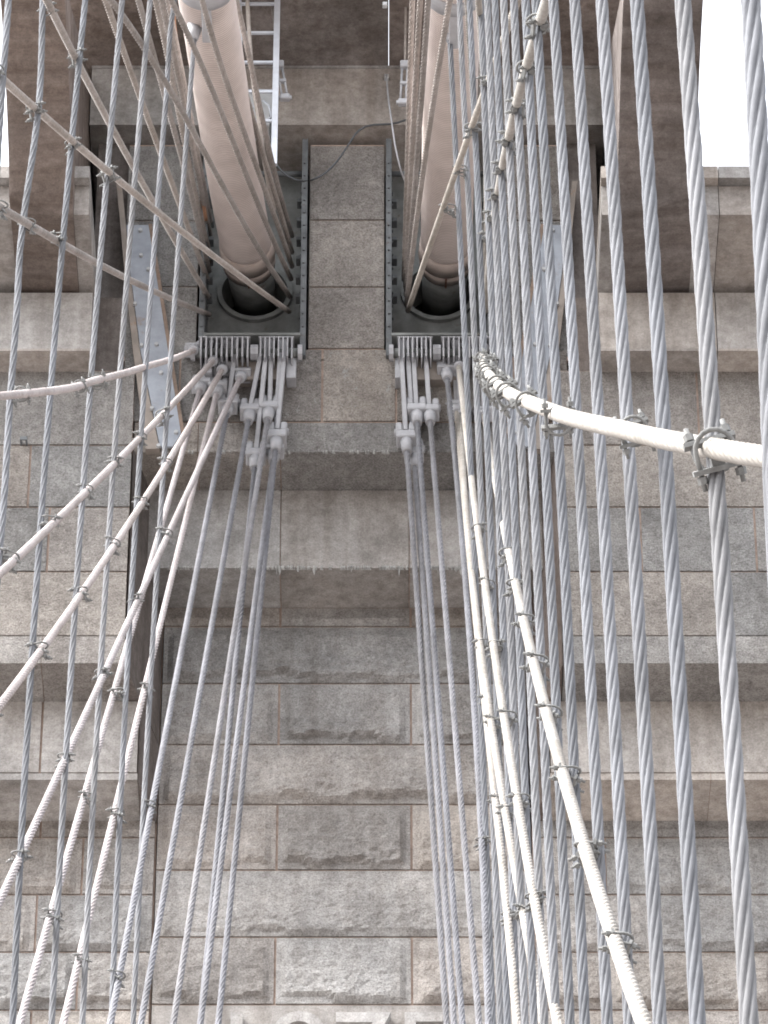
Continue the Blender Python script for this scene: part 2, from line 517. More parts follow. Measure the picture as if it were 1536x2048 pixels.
# upper side stages: plain band, deep slab with lip, then the coved consoles
YF3, YF4 = 38.95, 37.9
zs_top = zof(133, 39.19) + 0.9
for s in (0, 1):
    f = (lambda a, b_: (a, b_)) if s == 0 else (lambda a, b_: (mir(b_), mir(a)))
    for a, b_ in ((-7.2, -5.3), (-5.3, -4.1), (-4.1, -2.93)):
        x0, x1 = f(a, b_)
        block(x0, x1, YF3, zof(700, YF3), zof(585, YF3), 1.2, GC, 'flat', 0.004)
        MB().span(x0 + 0.003, x1 - 0.003, YF3 - 0.02, YF3 + 0.6, zof(704, YF3), zof(700, YF3) + 0.002).build('drip_mould', GC, tower)
        block(x0, x1, YF4, zof(430, YF4), zof(372, YF4), 2.6, GC, 'flat', 0.004)
        block(x0, x1, YF4 - 0.12, zof(372, YF4) + 0.002, zof(332, YF4 - 0.12), 2.9, GC, 'flat', 0.003)
    x0, x1 = f(-2.98, -2.60)
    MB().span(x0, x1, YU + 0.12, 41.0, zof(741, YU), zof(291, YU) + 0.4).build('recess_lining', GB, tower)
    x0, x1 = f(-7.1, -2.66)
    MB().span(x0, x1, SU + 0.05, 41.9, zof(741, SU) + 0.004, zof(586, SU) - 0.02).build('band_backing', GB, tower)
    # console bracket, profile in Y,Z for its inner and outer cheek
    xi, xo = (-3.08, -3.70) if s == 0 else (mir(-3.08), 3.08)
    prof = [(440, 37.88), (415, 37.78), (380, 37.63), (340, 37.45), (300, 37.25), (240, 36.95), (180, 36.63), (120, 36.3), (60, 35.95), (0, 35.58), (-40, 35.35)]
    bm = bmesh.new()
    n_x = 8
    rows_ = []
    for i in range(n_x + 1):
        t = i / n_x
        x = xi + (xo - xi) * t
        rr = []
        for k, (yy, Yp) in enumerate(prof):
            drop = (1 - k / (len(prof) - 1)) ** 2
            Yq = Yp - 0.30 * t * drop
            yy2 = yy - 48 * t * drop
            rr.append(bm.verts.new((x, Yq, zof(yy2, Yq))))
        top = bm.verts.new((x, 41.0, zs_top))
        bot = bm.verts.new((x, 41.0, rr[0].co.z))
        rows_.append([bot] + rr + [top])
    for i in range(n_x):
        A, B = rows_[i], rows_[i + 1]
        for k in range(len(A) - 1):
            fc = bm.faces.new((A[k], B[k], B[k + 1], A[k + 1])); fc.smooth = 1 <= k < len(A) - 2
    bm.faces.new(rows_[0]); bm.faces.new(rows_[-1][::-1])
    bmesh.ops.recalc_face_normals(bm, faces=bm.faces)
    me = bpy.data.meshes.new('console_bracket'); bm.to_mesh(me); bm.free()
    mesh_obj('console_bracket', me, GK, tower)

# fascia over the openings and the big projecting cornice slab
YF5 = 39.19
zs = zof(133, YF5)
for a, b_ in ((-3.07, -1.6), (-1.6, 0.62), (0.62, mir(-3.07))):
    block(a, b_, YF5, zof(250, YF5), zs - 0.03, 1.6, GC, 'flat', 0.003)
MB().span(-3.07, mir(-3.07), YF5 - 0.015, YF5 + 1.0, zs - 0.03, zs - 0.001).build('fillet', GC, tower)
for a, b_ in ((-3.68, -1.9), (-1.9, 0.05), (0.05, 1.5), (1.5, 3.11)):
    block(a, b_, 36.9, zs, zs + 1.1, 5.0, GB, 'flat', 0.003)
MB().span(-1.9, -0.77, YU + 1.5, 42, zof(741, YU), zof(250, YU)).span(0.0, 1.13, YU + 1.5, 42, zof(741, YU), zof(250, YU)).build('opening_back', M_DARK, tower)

# raised date on the tablet course
cu = bpy.data.curves.new('date', 'FONT')
cu.body = '1875'; cu.size = 1.0; cu.extrude = 0.07
cu.space_character = 1.0
tmp = bpy.data.objects.new('date_tmp', cu); col.objects.link(tmp)
bpy.context.view_layer.update()
me = bpy.data.meshes.new_from_object(tmp)
col.objects.unlink(tmp); bpy.data.objects.remove(tmp)
vs = np.empty(len(me.vertices) * 3); me.vertices.foreach_get('co', vs); vs = vs.reshape(-1, 3)
w0, w1 = vs[:, 0].min(), vs[:, 0].max(); h1 = vs[:, 1].max(); h0 = vs[:, 1].min()
X0, X1 = xof(462, 2030, YB), xof(893, 2030, YB)
sx = (X1 - X0) / (w1 - w0); Ht = 0.82
nv = np.stack([X0 + (vs[:, 0] - w0) * sx, YB - 0.05 + -vs[:, 2] * 1.0, zof(2036, YB) - (h1 - vs[:, 1]) / (h1 - h0) * Ht], axis=1)
me.vertices.foreach_set('co', nv.astype(np.float32).ravel()); me.update()
mesh_obj('raised_date', me, GS, tower)

# lime crust and drips along the ledge edges
def lime_edge(x0, x1, Yf, y, n, name='lime_crust'):
    bm = bmesh.new()
    z = zof(y, Yf)
    rnd = random.Random(int(y))
    for i in range(n):
        x = rnd.uniform(x0, x1)
        c = noise.noise((x * 3.1, y * 0.1, 0)) + 0.35
        if rnd.random() > c + 0.35: continue
        w = rnd.uniform(0.004, 0.02); l = rnd.uniform(0.005, 0.018) * (1 + 5 * (rnd.random() > 0.93))
        yo = Yf - 0.008
        top = [bm.verts.new((x + dx, yo + dy, z + 0.018 + rnd.uniform(0, 0.012))) for dx, dy in ((-w, 0.012), (0, -0.006), (w, 0.012))]
        mid = [bm.verts.new((x + dx, yo + dy, z - 0.004)) for dx, dy in ((-w, 0.03), (0, -0.010), (w, 0.03))]
        tip = bm.verts.new((x + rnd.uniform(-0.004, 0.004), yo + 0.012, z - l))
        for k in range(3):
            k2 = (k + 1) % 3
            bm.faces.new((top[k], top[k2], mid[k2], mid[k])); bm.faces.new((mid[k], mid[k2], tip))
    bmesh.ops.recalc_face_normals(bm, faces=bm.faces)
    me = bpy.data.meshes.new(name); bm.to_mesh(me); bm.free()
    o = mesh_obj(name, me, M_LIME, tower); o['kind'] = 'stuff'
lime_edge(-2.45, 1.68, YM, 1137, 330)
lime_edge(-2.3, 1.5, YU, 905, 90)

# ------------------------------------------------------------------ iron saddle housings in the openings
RIV = None
def rivet(p, d, t):
    global RIV
    if RIV is None:
        o = MB().cyl((0, 0, 0), (0, 0, 0.015), 0.016, 0.01, 6).build('rivet', M_IRON)
        RIV = o.data; bpy.data.objects.remove(o)
    o = bpy.data.objects.new('rivet', RIV)
    o.location = p; o.rotation_euler = d.to_track_quat('Z', 'Y').to_euler()
    col.objects.link(o); attach(o, t)
def housing(side):
    f = (lambda x: x) if side == 0 else mir
    word = 'left' if side == 0 else 'right'
    cx = f(-1.33)
    t = empty('saddle_housing', (cx, YU, zof(668, YU)))
    tag(t, f'dark riveted iron housing in the {word} opening where a main cable enters', 'cable housing', 'iron housings in the tower openings')
    Yb_ = YU + 0.62
    xl, xr = f(-1.885), f(-0.78)
    x0, x1 = min(xl, xr), max(xl, xr)
    zt, zb = zof(300, YU), zof(664, YU - 0.1)
    # back plate with a round hole
    hc = Vector((f(-1.335), Yb_, zof(588, Yb_)))
    R = 0.34
    n = 40
    bm = bmesh.new()
    zlo, zhi = zof(700, Yb_), zof(300, Yb_)
    inn, outr = [], []
    for i in range(n):
        a = 2 * math.pi * i / n
        c_, s_ = math.cos(a), math.sin(a)
        inn.append((hc.x + R * c_, hc.z + R * s_))
        # ray to rectangle
        tx = ((x1 if c_ > 0 else x0) - hc.x) / c_ if abs(c_) > 1e-6 else 1e9
        tz = ((zhi if s_ > 0 else zlo) - hc.z) / s_ if abs(s_) > 1e-6 else 1e9
        k = min(tx, tz)
        outr.append((hc.x + k * c_, hc.z + k * s_))
    vi = [bm.verts.new((p[0], Yb_, p[1])) for p in inn]
    vo = [bm.verts.new((p[0], Yb_, p[1])) for p in outr]
    vb = [bm.verts.new((p[0], Yb_ + 0.5, p[1])) for p in inn]
    for i in range(n):
        j = (i + 1) % n
        bm.faces.new((vi[i], vi[j], vo[j], vo[i]))
        bm.faces.new((vb[i], vb[j], vi[j], vi[i]))
    me = bpy.data.meshes.new('back_plate'); bm.to_mesh(me); bm.free()
    mesh_obj('back_plate', me, M_IRON2, t)
    # raised ring round the hole
    ring = bmesh.new()
    prev = None; first = None
    for i in range(n + 1):
        a = 2 * math.pi * i / n
        c_, s_ = math.cos(a), math.sin(a)
        q = [ring.verts.new((hc.x + r_ * c_, y_, hc.z + r_ * s_)) for r_, y_ in ((R, Yb_ - 0.002), (R, Yb_ - 0.05), (R + 0.05, Yb_ - 0.05), (R + 0.05, Yb_ - 0.002))]
        if prev:
            for k in range(3): ring.faces.new((prev[k], q[k], q[k + 1], prev[k + 1]))
        prev = q
    me = bpy.data.meshes.new('hole_ring'); ring.to_mesh(me); ring.free()
    mesh_obj('hole_ring', me, M_IRON2, t)
    # jamb plates, standing 6 cm proud of the stone
    inner = f(-0.79); outer = f(-1.875)
    sg = 1 if side == 0 else -1
    for xx, nm in ((inner, 'jamb_plate'), (outer, 'jamb_plate')):
        d_ = -sg if xx == inner else sg
        MB().span(xx, xx + d_ * 0.06, YU - 0.07, Yb_ + 0.02, zb - (0.28 if xx == inner else 0.04), zt + 0.1, 0.004).build(nm, M_IRON, t)
        jamb = [o for o in t.children if o.name.startswith('jamb_plate')][-1] if False else col.objects[max((o.name for o in t.children if o.name.startswith('jamb_plate')), key=lambda q: (len(q), q))]
        for kk in range(14):
            z = zb + 0.1 + kk * 0.17
            if z > zt: break
            rivet(Vector((xx + d_ * 0.03, YU - 0.07, z)), Vector((0, -1, 0)), jamb)
            rivet(Vector((xx + d_ * 0.06, YU + 0.2, z)), Vector((d_, 0, 0)), jamb)
            rivet(Vector((xx + d_ * 0.06, YU + 0.42, z)), Vector((d_, 0, 0)), jamb)
        for kk in range(6):
            zz = zof(600 - kk * 38, YU + 0.3)
            MB().span(xx + d_ * 0.06, xx + d_ * 0.115, YU + 0.22, YU + 0.34, zz - 0.025, zz + 0.025, 0.006).build('stay_lug', M_IRON, t)
    # sill plate
    MB().span(x0 + 0.064, x1 - 0.064, YU - 0.10, Yb_ + 0.01, zb - 0.04, zb - 0.005, 0.004).build('sill_plate', M_IRON2, t)
    MB().span(x0 + 0.064, x1 - 0.064, YU + 0.1, YU + 0.18, zb + 0.0, zb + 0.10).build('sill_rib', M_IRON2, t)
    MB().cyl((x0 + 0.06, YU + 0.1, zof(335, YU)), (x1 - 0.06, YU + 0.1, zof(335, YU)), 0.03).build('cross_tube', M_IRON, t)
    return t
housing(0); housing(1)

# pin brackets under each housing
def pins(side):
    f = (lambda x: x) if side == 0 else mir
    word = 'left' if side == 0 else 'right'
    t = empty('stay_bracket', (f(-1.35), YU, zof(700, YU)))
    tag(t, f'grey comb of anchor plates and pins under the {word} iron housing', 'anchor bracket', 'stay anchor brackets below the housings')
    zt = zof(672, YU - 0.3)
    groups = ((-1.86, -1.34, 10), (-1.26, -0.90, 8))
    for a, b_, n in groups:
        x0, x1 = sorted((f(a), f(b_)))
        for i in range(n):
            x = x0 + (x1 - x0) * (i + 0.5) / n
            th = (x1 - x0) / n * 0.34
            MB().span(x - th / 2, x + th / 2, YU - 0.30, YU - 0.005, zt - 0.26 - 0.02 * (i % 2), zt - 0.012 * (i % 2), 0.004).build('hanger_plate', M_SOCK, t)
        MB().cyl((x0 - 0.035, YU - 0.19, zt - 0.13), (x1 + 0.035, YU - 0.19, zt - 0.13), 0.05, None, 14).build('pin_shaft', M_IRON2, t)
        for xx, dd in ((x0 - 0.035, -1), (x1 + 0.035, 1)):
            MB().cyl((xx, YU - 0.19, zt - 0.13), (xx + dd * 0.045, YU - 0.19, zt - 0.13), 0.085, None, 8, False).build('pin_nut', M_SOCK, t)
        MB().span(x0 + 0.002, x1 - 0.002, YU - 0.28, YU - 0.06, zt + 0.001, zt + 0.012).build('cap_strip', M_SOCK, t)
    # box beam behind
    xa, xb = sorted((f(-1.50), f(-0.985)))
    MB().span(xa, xb, YU - 0.13, YU + 0.02, zof(775, YU), zof(722, YU), 0.005).build('bearing_plate', M_FLANGE, t)
    xa, xb = sorted((f(-0.98), f(-0.88)))
    MB().span(xa, xb, YU - 0.17, YU + 0.02, zof(775, YU) - 0.01, zof(718, YU), 0.006).build('bearing_block', M_SOCK, t)
    xa, xb = sorted((f(-1.80), f(-1.72)))
    MB().span(xa, xb, YU - 0.17, YU + 0.02, zof(765, YU) - 0.01, zof(718, YU), 0.006).build('bearing_block', M_SOCK, t)
pins(0); pins(1)

# slanted steel straps bolted to the wall beside the openings
def strap(side):
    f = (lambda x: x) if side == 0 else mir
    word, place = ('left', 'left of the left cable opening') if side == 0 else ('right', 'behind the ropes at right')
    Ys = YU - 0.10
    t = empty('steel_strap', (f(-2.3), Ys, zof(890, Ys)))
    tag(t, f'blue grey slanted steel strap bolted to the stone {place}', 'steel strap', 'slanted steel straps beside the openings')
    def q(px, py): 
        X = xof(px, py, Ys)
        return f(X), zof(py, Ys)
    def slab(ptsxy, Yf, th, name, m):
        bm = bmesh.new()
        a = [bm.verts.new((q(*p)[0], Yf, q(*p)[1])) for p in ptsxy]
        b_ = [bm.verts.new((q(*p)[0], Yf + th, q(*p)[1])) for p in ptsxy]
        n = len(ptsxy)
        bm.faces.new(a); bm.faces.new(b_[::-1])
        for i in range(n): bm.faces.new((a[i], a[(i + 1) % n], b_[(i + 1) % n], b_[i]))
        bmesh.ops.recalc_face_normals(bm, faces=bm.faces)
        me = bpy.data.meshes.new(name); bm.to_mesh(me); bm.free()
        return mesh_obj(name, me, m, t)
    slab([(253, 450), (297, 450), (362, 868), (345, 893), (320, 893), (281, 700), (261, 545)], Ys, 0.03, 'plate', M_PLATE)
    slab([(297, 447), (304, 447), (369, 866), (362, 868)], Ys + 0.004, 0.09, 'rusty_edge', M_EDGE)
    slab([(232, 360), (243, 360), (252, 450), (260, 545), (280, 700), (319, 896), (291, 896), (266, 700), (249, 545), (241, 450)], Ys + 0.012, 0.09, 'flange', M_FLANGE)
    for (bx, by) in ((281, 462), (282, 512), (297, 540), (313, 690), (322, 747), (304, 818), (352, 866), (283, 692), (270, 609), (317, 893)):
        xx, zz = q(bx, by)
        MB().cyl((xx, Ys + 0.005, zz), (xx, Ys - 0.028, zz), 0.024, 0.02, 6, False).build('bolt', M_BOX, t)
strap(0); strap(1)

# ------------------------------------------------------------------ ropes
def smooth_path(pts, step=0.25):
    """smooth curve through the points"""
    p = np.array([list(v) for v in pts], dtype=float)
    if len(p) == 2:
        L = np.linalg.norm(p[1] - p[0]); n = max(2, int(L / step))
        return np.linspace(p[0], p[1], n + 1)
    d = np.linalg.norm(np.diff(p, axis=0), axis=1)
    v = np.diff(p, axis=0) / d[:, None]
    m = np.vstack([v[:1], (v[:-1] * d[1:, None] + v[1:] * d[:-1, None]) / (d[:-1] + d[1:])[:, None], v[-1:]])
    out = []
    for i in range(len(p) - 1):
        h = d[i]
        n = max(2, int(h / step))
        for k in range(n):
            t = k / n
            out.append((2 * t**3 - 3 * t**2 + 1) * p[i] + (t**3 - 2 * t**2 + t) * h * m[i] + (-2 * t**3 + 3 * t**2) * p[i + 1] + (t**3 - t**2) * h * m[i + 1])
    out.append(p[-1])
    return np.array(out)

def resample(path, ds):
    seg = np.linalg.norm(np.diff(path, axis=0), axis=1)
    s = np.concatenate([[0], np.cumsum(seg)])
    n = max(2, int(s[-1] / ds))
    ss = np.linspace(0, s[-1], n + 1)
    return np.stack([np.interp(ss, s, path[:, k]) for k in range(3)], axis=1), ss

def rope_mesh(name, path, R, strands=6, lay=0.24, relief=0.2, rings_per_lay=8, per=2, tail=None, hand=1, uv=False, soft=False):
    pts, ss = resample(path, lay / rings_per_lay)
    tg = np.gradient(pts, axis=0)
    tg /= np.linalg.norm(tg, axis=1)[:, None]
    ref = np.array([1.0, 0, 0])
    nx = ref - tg * (tg @ ref)[:, None]
    nx /= np.linalg.norm(nx, axis=1)[:, None]
    ny = np.cross(tg, nx)
    if tail is not None:                       # plain run down out of the picture
        pts = np.vstack([pts, tail]); nx = np.vstack([nx, nx[-1:]]); ny = np.vstack([ny, ny[-1:]]); ss = np.append(ss, ss[-1])
    m = strands * per
    th = np.arange(m) * 2 * math.pi / m
    if relief > 0:
        ph = np.abs(((np.arange(m) % per) / per + 0.5) % 1.0 - 0.5) * 2      # 0 on the crown of a strand, 1 in the groove
        rad = R * (1 - relief * (1 - np.sqrt(np.maximum(0, 1 - ph ** 2 * 0.98))))
        if soft: rad = R * (1 - relief * ph ** 1.2)
    else:
        rad = np.full(m, R)
    ang = th[None, :] + hand * (2 * math.pi * ss / lay)[:, None] if relief > 0 else np.repeat(th[None, :], len(ss), 0)
    V = pts[:, None, :] + nx[:, None, :] * (np.cos(ang) * rad)[:, :, None] + ny[:, None, :] * (np.sin(ang) * rad)[:, :, None]
    n = len(pts)
    idx = np.arange(n * m).reshape(n, m)
    nxt = np.roll(idx, -1, axis=1)
    quads = np.stack([idx[:-1], nxt[:-1], nxt[1:], idx[1:]], axis=-1).reshape(-1, 4)
    me = np_mesh(name, V.reshape(-1, 3), quads, True, [list(idx[0][::-1]), list(idx[-1])])
    if uv:
        l = me.uv_layers.new(name='along')
        vi = np.empty(len(me.loops), dtype=np.int32); me.loops.foreach_get('vertex_index', vi)
        rr, cc = vi // m, vi % m
        u = np.stack([cc / m, ss[rr]], axis=1).astype(np.float32)
        l.data.foreach_set('uv', u.ravel())
    return me

# main cables: straight in the photo's strip, dropping toward the viewer and spreading
SLOPE = 0.30
def cable(side):
    word = 'left' if side == 0 else 'right'
    if side == 0:
        px = [(498, 525), (492, 487), (472, 380), (455, 270), (437, 150), (419, 32)]
    else:
        px = [(891, 525), (893, 487), (895, 380), (898, 270), (901, 150), (906, 32)]
    z0, y0 = zof(px[0][1], 39.5), 39.5
    pts = []
    for (x, y) in px:
        Y = ((z0 - EYE) - SLOPE * y0) / (tan_e(y) - SLOPE)
        pts.append(P(x, y, Y))
    d = (pts[-1] - pts[-2]).normalized()
    xs_far = -3.1 if side == 0 else 0.95
    last = pts[-1]
    pts2 = pts + [Vector((last.x + (xs_far - last.x) * t, last.y - 26 * t, last.z - 26 * SLOPE * t + 1.2 * t * t)) for t in (0.25, 0.5, 0.75, 1.0)]
    t = empty('main_cable', pts[0])
    tag(t, f'cream wire wrapped {word} main cable rising from the {word} tower opening', 'main cable', 'main suspension cables')
    me = rope_mesh('wrapped_cable', smooth_path(pts2[1:], 0.4), 0.262, 28, 1.0, 0.0, 8, 1, uv=True)
    mesh_obj('wrapped_cable', me, M_CABLE, t)
    # two-part collar at the tower end, then the bare strands running into the hole
    a, b_ = pts[0], pts[1]
    dd = (b_ - a).normalized()
    L_ = (b_ - a).length
    MB().cyl(a, a + dd * L_ * 0.46, 0.272, 0.276, 28).build('end_collar', M_COLLAR, t)
    MB().cyl(a + dd * L_ * 0.48, b_ + dd * 0.05, 0.285, 0.272, 28).build('end_collar', M_COLLAR, t)
    up = Vector((0, 0, 1)); up = (up - dd * up.dot(dd)).normalized()
    MB().bar(a - up * 0.277, a + dd * L_ * 0.46 - up * 0.277, 0.02, 0.03, up).build('collar_seam', M_RUST, t)
    MB().cyl(a - dd * 1.3, a - dd * 0.002, 0.21, 0.25, 20).build('bare_strands', M_IRON2, t)
    return smooth_path(pts2, 0.4)
CAB = [cable(0), cable(1)]
def cable_at(side, Y):
    p = CAB[side]
    o = np.argsort(p[:, 1])
    return np.interp(Y, p[o, 1], p[o, 0]), np.interp(Y, p[o, 1], p[o, 2])

# vertical suspender ropes
L_PX = {
 1: [(17, 0), (10, 100), (3, 190), (-4, 300)],
 2: [(86, -10), (84, 60), (82, 140), (77, 220), (52, 400), (40, 500), (35, 600), (28, 700), (20, 800), (14, 900), (8, 1000), (0, 1095), (-8, 1190)],
 3: [(173, 0), (164, 100), (150, 200), (139, 300), (128, 500), (103, 700), (92, 800), (82, 1000), (70, 1200), (64, 1400), (56, 1550), (48, 1720), (39, 1800), (27, 1900), (18, 2048)],
 4: [(242, 0), (227, 200), (212, 400), (188, 700), (173, 900), (158, 1100), (143, 1300), (132, 1450), (118, 1750), (111, 1900), (105, 2048)],
 5: [(299, 0), (283, 200), (268, 400), (251, 600), (237, 800), (223, 1000), (208, 1200), (198, 1380), (188, 1550), (180, 1730), (171, 1900), (166, 2048)],
 6: [(350, 0), (331, 200), (317, 400), (301, 600), (284, 800), (273, 1000), (263, 1200), (252, 1400), (245, 1550), (237, 1730), (228, 1900), (221, 2048)],
 7: [(389, 75), (383, 160), (372, 300), (357, 500), (340, 700), (327, 900), (316, 1100), (307, 1300), (298, 1450), (288, 1650), (277, 1800), (271, 1900), (266, 2048)],
}
Y_L = {k: 34.0 - 1.7 * (7 - k) for k in L_PX}
R_PX = {
 1: [(1500, 0), (1515, 200), (1523, 400), (1530, 580), (1538, 760), (1548, 950)],
 2: [(1366, 0), (1380, 200), (1394, 400), (1418, 750), (1441, 1100), (1461, 1400), (1481, 1748), (1498, 2048)],
 3: [(1274, 0), (1299, 400), (1320, 750), (1342, 1100), (1360, 1400), (1379, 1748), (1395, 2048)],
 4: [(1204, 0), (1227, 400), (1248, 750), (1269, 1100), (1286, 1400), (1305, 1748), (1319, 2048)],
 5: [(1150, 0), (1172, 400), (1192, 750), (1211, 1100), (1228, 1400), (1245, 1748), (1259, 2048)],
 6: [(1107, 0), (1118, 200), (1137, 550), (1146, 700), (1157, 900), (1167, 1100), (1178, 1300), (1188, 1500), (1199, 1700), (1214, 2048)],
 7: [(1073, 0), (1087, 300), (1100, 550), (1113, 800), (1127, 1050), (1138, 1300), (1149, 1550), (1159, 1800), (1169, 2048)],
}
Y_R = {k: 9.9 + 1.73 * (k - 2) for k in range(1, 17)}
for k in range(8, 17):
    off = 1.0 / (1.493e-3 + 0.26e-3 * (k - 2))
    sl_ = off / 13000.0 + 0.018
    if k == 16: off, sl_ = 177, 0.043
    if k == 15: off, sl_ = 195, 0.040
    if k == 14: off, sl_ = 212, 0.037
    R_PX[k] = [(768 + off + sl_ * (y - 1024) - 3e-6 * (y - 1024) ** 2 * (k > 13), y) for y in (0, 350, 700, 1050, 1400, 1750, 2048)]
R_PX[16] = [p for p in R_PX[16] if p[1] > 0]
R_PX[16] = [(899, 78)] + R_PX[16]

ORD = ['zeroth', 'first', 'second', 'third', 'fourth', 'fifth', 'sixth', 'seventh', 'eighth', 'ninth', 'tenth', 'eleventh', 'twelfth', 'thirteenth', 'fourteenth', 'fifteenth', 'sixteenth']
ROPE = {}
def suspender(side, k, px, Y):
    if not (side == 0 and k == 2):
        yy = np.array([q[1] for q in px], float); xx_ = np.array([q[0] for q in px], float)
        co = np.polyfit((yy - 1000) / 1000, xx_, 2)
        px = [(float(np.polyval(co, (b_ - 1000) / 1000)), float(b_)) for b_ in yy]
    pts = [P(x, y, Y) for x, y in px]
    cx, cz = cable_at(side, Y)
    top = pts[0]
    d = (pts[0] - pts[1]).normalized()
    if cz - 0.28 > top.z + 0.4 and d.z > 0.1:
        top2 = top + d * ((cz - 0.30 - top.z) / d.z)
        mid = top + (top2 - top) * 0.3
        hook = Vector((cx, Y, cz - 0.28))
        full_pts = [hook, mid] + pts if top2.z - top.z > 1.2 else [hook] + pts
    else:
        full_pts = pts
        hook = Vector((cx, Y, cz - 0.25))
    path = smooth_path(full_pts, 0.3)
    de = (pts[-1] - pts[-2]).normalized()
    low = pts[-1]
    s_ = (low.z - 0.4) / -de.z
    tail = np.array(low + de * s_)
    tail[0] = low.x + (tail[0] - low.x) * 0.4
    if side == 0:
        lab = ['leftmost', 'second', 'third', 'fourth', 'fifth', 'sixth', 'seventh'][k - 1]
        label = f'grey twisted vertical suspender rope, {lab} from the left edge of the photo'
        if k == 1: label = 'grey twisted suspender rope crossing the top left corner against white sky'
        if k == 7: label = 'grey suspender rope hanging from a socket on the left main cable'
        g = 'suspender ropes under the left cable'
    else:
        label = f'grey twisted vertical suspender rope, {ORD[k]} from the right edge of the photo'
        if k == 1: label = 'thick grey suspender rope against white sky in the top right corner'
        if k == 2: label = 'thick grey suspender rope second from right, along the edge of white sky'
        g = 'suspender ropes under the right cable'
    t = empty('suspender_rope', hook)
    tag(t, label, 'suspender rope', g)
    D = 0.046 if side == 0 else 0.046 + 0.0005 * max(0, k - 3)
    me = rope_mesh('wire_rope', path, D / 2, 6, 16 * D, 0.42, 18, 6 if (side == 1 and k < 9) else 4, tail, hand=1)
    mesh_obj('wire_rope', me, M_ROPE, t)
    ROPE[(side, k)] = (Y, path)
    # band round the cable and the forked socket hanging from it
    if full_pts is pts or (side == 0 and k == 7) or (side == 1 and k >= 16):
        s0 = Vector(full_pts[0]) if full_pts is pts else P(px[0][0], px[0][1], Y)
        u = (s0 - Vector(path[min(6, len(path) - 1)])).normalized()
        MB().cyl(s0 - u * 0.03, s0 + u * 0.16, 0.035, 0.075, 12).cyl(s0 + u * 0.16, s0 + u * 0.20, 0.075, 0.06, 12).span(s0.x - 0.06, s0.x - 0.02, s0.y - 0.05, s0.y + 0.05, s0.z + 0.15, s0.z + 0.34, 0.006).span(s0.x + 0.02, s0.x + 0.06, s0.y - 0.05, s0.y + 0.05, s0.z + 0.15, s0.z + 0.34, 0.006).cyl((s0.x - 0.09, s0.y, s0.z + 0.30), (s0.x + 0.09, s0.y, s0.z + 0.30), 0.022, None, 8).build('socket', M_SOCK, t)
    p = Vector((cx, Y, cz))
    if not (Y > 35):
        a = Vector((0, -1, -SLOPE)).normalized()
        pb = p + a * (0.6 if k in (7, 16) else 0.0)
        MB().cyl(pb - a * 0.11, pb + a * 0.11, 0.285, None, 24).box(p + a * 0.2 + Vector((0, 0, -0.30)), (0.09, 0.5, 0.08), None, 0.01).build('cable_band', M_SOCK, t)
for k in sorted(L_PX): suspender(0, k, L_PX[k], Y_L[k])
for k in sorted(R_PX): suspender(1, k, R_PX[k], Y_R[k])

# ------------------------------------------------------------------ clamps (one mesh shared by all)
def clamp_mesh():
    bm = bmesh.new()
    def tube(path, r, seg=6):
        rings = []
        n = len(path)
        for i, p in enumerate(path):
            t = (Vector(path[min(i + 1, n - 1)]) - Vector(path[max(i - 1, 0)])).normalized()
            ref = Vector((0, 0, 1)) if abs(t.z) < 0.8 else Vector((0, 1, 0))
            a = (ref - t * ref.dot(t)).normalized(); b_ = t.cross(a)
            rings.append([bm.verts.new(Vector(p) + a * r * math.cos(2 * math.pi * k / seg) + b_ * r * math.sin(2 * math.pi * k / seg)) for k in range(seg)])
        for i in range(n - 1):
            for k in range(seg):
                f = bm.faces.new((rings[i][k], rings[i][(k + 1) % seg], rings[i + 1][(k + 1) % seg], rings[i + 1][k])); f.smooth = True
        bm.faces.new(rings[0][::-1]); bm.faces.new(rings[-1])
    def ubolt(R, legs, M):
        pa = [(-legs, -R, 0), (0.0, -R, 0)] + [(R * math.sin(a), -R * math.cos(a), 0) for a in np.linspace(0.35, math.pi - 0.35, 7)] + [(0.0, R, 0), (-legs, R, 0)]
        tube([M @ Vector(p) for p in pa], 0.0062)
        for yy in (-R, R):
            bmesh.ops.create_cone(bm, cap_ends=True, segments=6, radius1=0.0125, radius2=0.0125, depth=0.016, matrix=M @ Matrix.Translation((-legs + 0.024, yy, 0)) @ Matrix.Rotation(math.pi / 2, 4, 'Y'))
    def saddle(R, legs, M):
        bmesh.ops.create_cube(bm, size=1.0, matrix=M @ Matrix.Translation((-legs + 0.042, 0, 0)) @ Matrix.Diagonal((0.011, 2 * R + 0.035, 0.024, 1)))
    def finish(name):
        me = bpy.data.meshes.new(name); bm.to_mesh(me); bm.free()
        me.materials.append(M_CLAMP)
        return me
    A = (0.045, 0.082, Matrix.Translation((0.012, 0, 0.012)))
    B = (0.043, 0.076, Matrix.Translation((0, 0, -0.032)) @ Matrix.Rotation(math.radians(28), 4, 'Y') @ Matrix.Rotation(math.pi, 4, 'Z'))
    saddle(*A); saddle(*B)
    bmesh.ops.create_cube(bm, size=1.0, matrix=Matrix.Translation((-0.02, 0.0, -0.01)) @ Matrix.Diagonal((0.03, 0.03, 0.05, 1)))
    me = finish('clamp')
    bm = bmesh.new(); ubolt(*A); u1 = finish('u_bolt')
    bm = bmesh.new(); ubolt(*B); u2 = finish('u_bolt')
    return me, u1, u2
CLAMP, UB1, UB2 = clamp_mesh()

